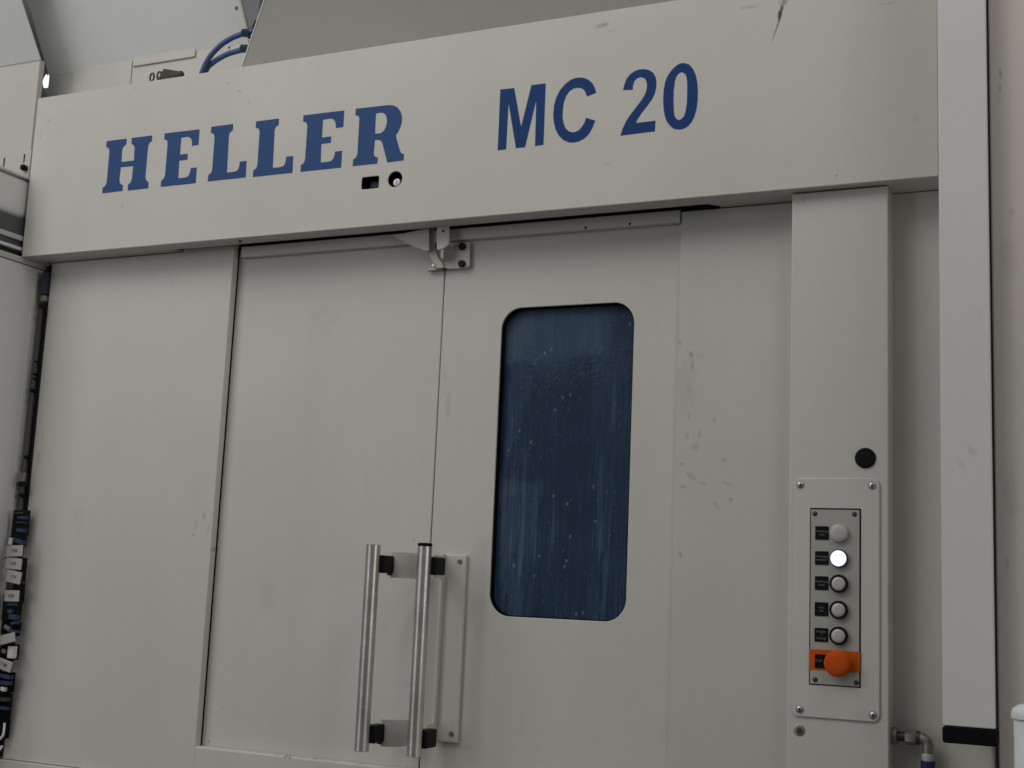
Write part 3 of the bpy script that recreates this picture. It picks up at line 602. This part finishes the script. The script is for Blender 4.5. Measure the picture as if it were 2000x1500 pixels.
for u0, v0, u1, v1, y, m, rz in ((25, 996, 50, 1024, -.030, M_black, 0), (23, 1022, 48, 1046, -.028, M_black, .05), (33, 1008, 47, 1014, -.036, M_navy, 0), (31, 1032, 44, 1039, -.036, M_navy, .05), (18, 1047, 44, 1066, -.030, M_black, 0), (26, 1053, 43, 1061, -.036, M_navy, .25),
        (24, 1138, 40, 1152, -.02, M_black, 0), (4, 1160, 34, 1212, -.030, M_black, 0), (13, 1176, 28, 1183, -.040, M_navy, 0), (14, 1190, 22, 1198, -.040, M_navy, 0), (16, 1200, 30, 1210, -.040, M_navy, .1), (2, 1212, 32, 1240, -.028, M_rubber, .1), (6, 1222, 18, 1230, -.038, M_dull, .4), (14, 1230, 30, 1236, -.038, M_navy, .1),
        (0, 1258, 28, 1288, -.026, M_rubber, 0), (2, 1268, 10, 1276, -.036, M_dull, .3), (14, 1262, 24, 1286, -.034, M_lcab, 0), (-14, 1312, 20, 1352, -.028, M_rubber, 0), (-4, 1317, 18, 1325, -.038, M_navy, .1), (-4, 1330, 16, 1338, -.038, M_navy, 0), (0, 1342, 8, 1350, -.038, M_lcab, .2), (-14, 1354, 14, 1402, -.026, M_rubber, 0), (-4, 1362, 12, 1370, -.036, M_dark, 0), (-14, 1402, 10, 1442, -.024, M_rubber, 0), (-6, 1380, 10, 1386, -.036, M_navy, .1),
        (27, 1000, 44, 1004, -.036, M_slate, 0), (30, 1019, 46, 1022, -.036, M_slate, 0), (16, 1050, 22, 1064, -.036, M_lcab, 0), (8, 1088, 14, 1091, -.03, M_black, 0), (34, 1089, 43, 1137, -.028, M_black, 0), (30, 1152, 39, 1178, -.028, M_black, 0), (8, 1168, 14, 1174, -.038, M_dull, .2), (20, 1214, 30, 1220, -.038, M_navy, -.2)):
    pxbox('connector', u0, v0, u1, v1, y, .016, m, .0015, rz)
for u0, v0, u1, v1, t, rz in ((12, 1065, 43, 1087, 'T508', -.05), (10, 1090, 41, 1112, 'T305', .03), (11, 1115, 40, 1139, '1224', .12), (8, 1153, 36, 1175, 'B208', -.02), (-2, 1238, 28, 1257, '', -.25), (-8, 1288, 22, 1309, 'T 008', .22)):
    o, a = pxbox('cable_tag', u0, v0, u1, v1, -.046, .004, M_tag, .0015, rz)
    if t: text('tag_text', t, .0105, (a.x, -.0462, a.z), M_ink, cb, rot=-rz, xs=.9)
wl = tube('white_loop', [tuple(at(u, v, -.06)) for u, v in ((9, 1412), (8, 1428), (5, 1440), (-4, 1446))], .0028, M_white, None, True); tag(wl, 'bright white bent cable end below the tagged connectors', 'cable')
wl2 = tube('white_plug', [tuple(at(u, v, -.06)) for u, v in ((4, 1457), (1, 1464), (-6, 1469))], .0028, M_white, None, True); tag(wl2, 'small bright white plug at the lower left edge, under the bent cable end', 'plug')

# ------------------------------------------------------------------ hoses and fittings above the header
hoses = []
for i, (pts, lab) in enumerate((([(392, 150), (396, 136), (408, 112), (430, 88), (452, 74), (476, 65), (496, 60)], 'upper of the two blue hoses arching above the header'),
                 ([(398, 152), (402, 134), (418, 120), (442, 106), (462, 100), (480, 96), (500, 92)], 'lower of the two blue hoses arching above the header'))):
    h = tube('hose', [tuple(at(u, v, .11+.012*i)) for u, v in pts], .0070, M_hose, None, True, 12)
    tag(h, lab, 'hose', 'blue hoses above the header'); hoses.append(h)
    u, v = ((480, 64), (477, 95))[i]; p = at(u, v, .108)
    q = lathe('hose_nut', [(.0105, -.009), (.0105, .009)], (0, 0, 0), M_navy, h, 6); q.matrix_parent_inverse = Matrix(); q.location = p; q.rotation_euler = (0, 0, math.pi/2+.3)
vm = thing('valve_manifold', 'small dark manifold with pipe fittings tucked behind the hood edge', 'fitting', tuple(at(486, 75, .13)))
for u0, v0, u1, v1, y, m in ((482, 54, 500, 74, .13, M_navy), (468, 59, 478, 68, .125, M_dull), (484, 76, 496, 90, .13, M_dark), (480, 88, 494, 106, .13, M_black), (488, 48, 500, 58, .135, M_dark)):
    a = at(u0, v1, y); b = at(u1, v0, y); box('fitting_block', (a.x, b.x), (y, y+.02), (a.z, b.z), m, vm, .002)
tube('pipe_stub', [tuple(at(492, 60, .12)), tuple(at(500, 40, .13))], .003, M_black, vm)
# little cable gland and rings standing on the header top
gl = thing('cable_gland', 'dark conical gland with two small rings just above the header edge', 'gland', tuple(at(330, 160, .06)))
gp = at(330, 158, .08)
me = lathe_mesh('gland_cone', [(.030, -.012), (.034, .0), (.010, .030), (.007, .038)], 28, 'z'); me.transform(Matrix.Rotation(1.15, 4, 'Y'))
link('gland_cone', me, M_gland, gl, tuple(at(335, 157, .08)))
for u, v in ((297, 151), (311, 148)):
    c = at(u, v, .05); tube('ring', [(c.x+.0065*math.cos(a), .05, c.z+.011*math.sin(a)) for a in [k*.5236 for k in range(13)]], .0026, M_gland, gl)
box('gland_strap', (at(306, 150, .05).x, at(326, 150, .05).x), (.055, .07), (at(310, 158, .05).z-.01, at(310, 147, .05).z), M_tag, gl, .002)

# ------------------------------------------------------------------ guard column at the right
QY = -.34
col = thing('guard_column', 'pale grey vertical square column with a black rubber foot right of the header', 'column', (-.235, -.1, 1.38))
cx0, cx1 = at(1832, 200, QY).x, at(1927, 200, QY).x
fz1, fz0 = at(1890, 1421.5, QY).z, at(1890, 1453.5, QY).z
box('column_body', (cx0, cx1), (QY, .02), (fz1+.0008, 3.4), M_post, col, .0018, 3)
plate('column_foot', rrect(cx0-.0006, cx1+.0022, fz0-.0005, fz1, .0045, 5), [], QY-.003, .30, M_rubber, col, .0012)
# ------------------------------------------------------------------ cabinet at the right edge
rc = thing('control_cabinet', 'warm cream cabinet side filling the right edge behind the column', 'cabinet', (.2, -.05, 0))
RX = at(1933, 300, -.30).x
box('cabinet_wall', (RX, .9), (-.30, .3), (.35, 3.4), M_rcab, rc, .003)
box('dark_gap_strip', (cx1+.0004, RX-.0004), (-.325, -.29), (.35, 3.4), M_rubber, rc, .001)  # black strip stands for the dark gap beside the column
box('edge_trim', (at(1936, 1475, -.05).x, at(1943, 1475, -.05).x), (-.05, .0135), (.35, 2.3850), M_rp, rc, .0015)
# white rounded lid in the corner
ww = thing('white_canister', 'rounded bright white plastic top poking into the lower right corner', 'canister', (-.10, -.5, 1.0))
wp = at(1977, 1420, -.5)
R0 = .050; cxw = wp.x+R0
me = lathe_mesh('canister_body', [(R0-.002, .9), (R0-.002, wp.z+.010-.0), (R0-.003, wp.z+.012)], 48, 'z'); link('canister_body', me, M_white, ww, (cxw, -.5, 0))
me = lathe_mesh('lid', [(R0+.001, wp.z+.013), (R0+.0015, wp.z+.020), (R0-.001, wp.z+.026), (R0-.008, wp.z+.031), (R0-.022, wp.z+.034)], 48, 'z'); link('lid', me, M_white, ww, (cxw, -.5, 0))

# ------------------------------------------------------------------ coolant pipe fitting at the pillar foot
pf = thing('pipe_fitting', 'dull steel pipe with coupling and elbow coming out of the pillar', 'fitting', (-.38, 0, 1.37))
ZP = 1.3756; YP = -.012
def xcyl(name, prof, loc, m, n=24, hexa=False):
    me = lathe_mesh(name, prof, 6 if hexa else n, 'z'); me.transform(Matrix.Rotation(math.pi/2, 4, 'Y')); return link(name, me, m, pf, loc)
xcyl('locknut', [(.0145, 0), (.0150, .004), (.0150, .008), (.0140, .0095)], (-.3822, YP, ZP), M_dull)
xcyl('pipe', [(.0085, 0), (.0085, .055)], (-.380, YP, ZP), M_dark)
xcyl('coupling', [(.0125, 0), (.0138, .002), (.0138, .017), (.0125, .019)], (-.3585, YP, ZP), M_dull, hexa=True)
tube('elbow', [(-.340, YP, ZP), (-.332, YP, ZP), (-.3245, YP, ZP-.0025), (-.3205, YP, ZP-.009), (-.3205, YP, ZP-.017), (-.3205, YP, ZP-.026)], .0098, M_dull, pf, True)
xcyl('collar', [(.0120, 0), (.0120, .006)], (-.3400, YP, ZP), M_dark)
bh = tube('hose', [(-.3205, YP, ZP-.038), (-.3208, YP, 1.31), (-.3195, YP+.003, 1.25), (-.317, YP+.005, 1.15)], .0125, M_hose2, None); tag(bh, 'dark blue hose hanging from the steel elbow beside the pillar', 'hose')
lathe('ferrule', [(.0098, 0), (.0105, .002), (.0105, .013), (.0095, .015)], (-.3205, YP, ZP-.0405), M_tag, bh, 24, 'z')
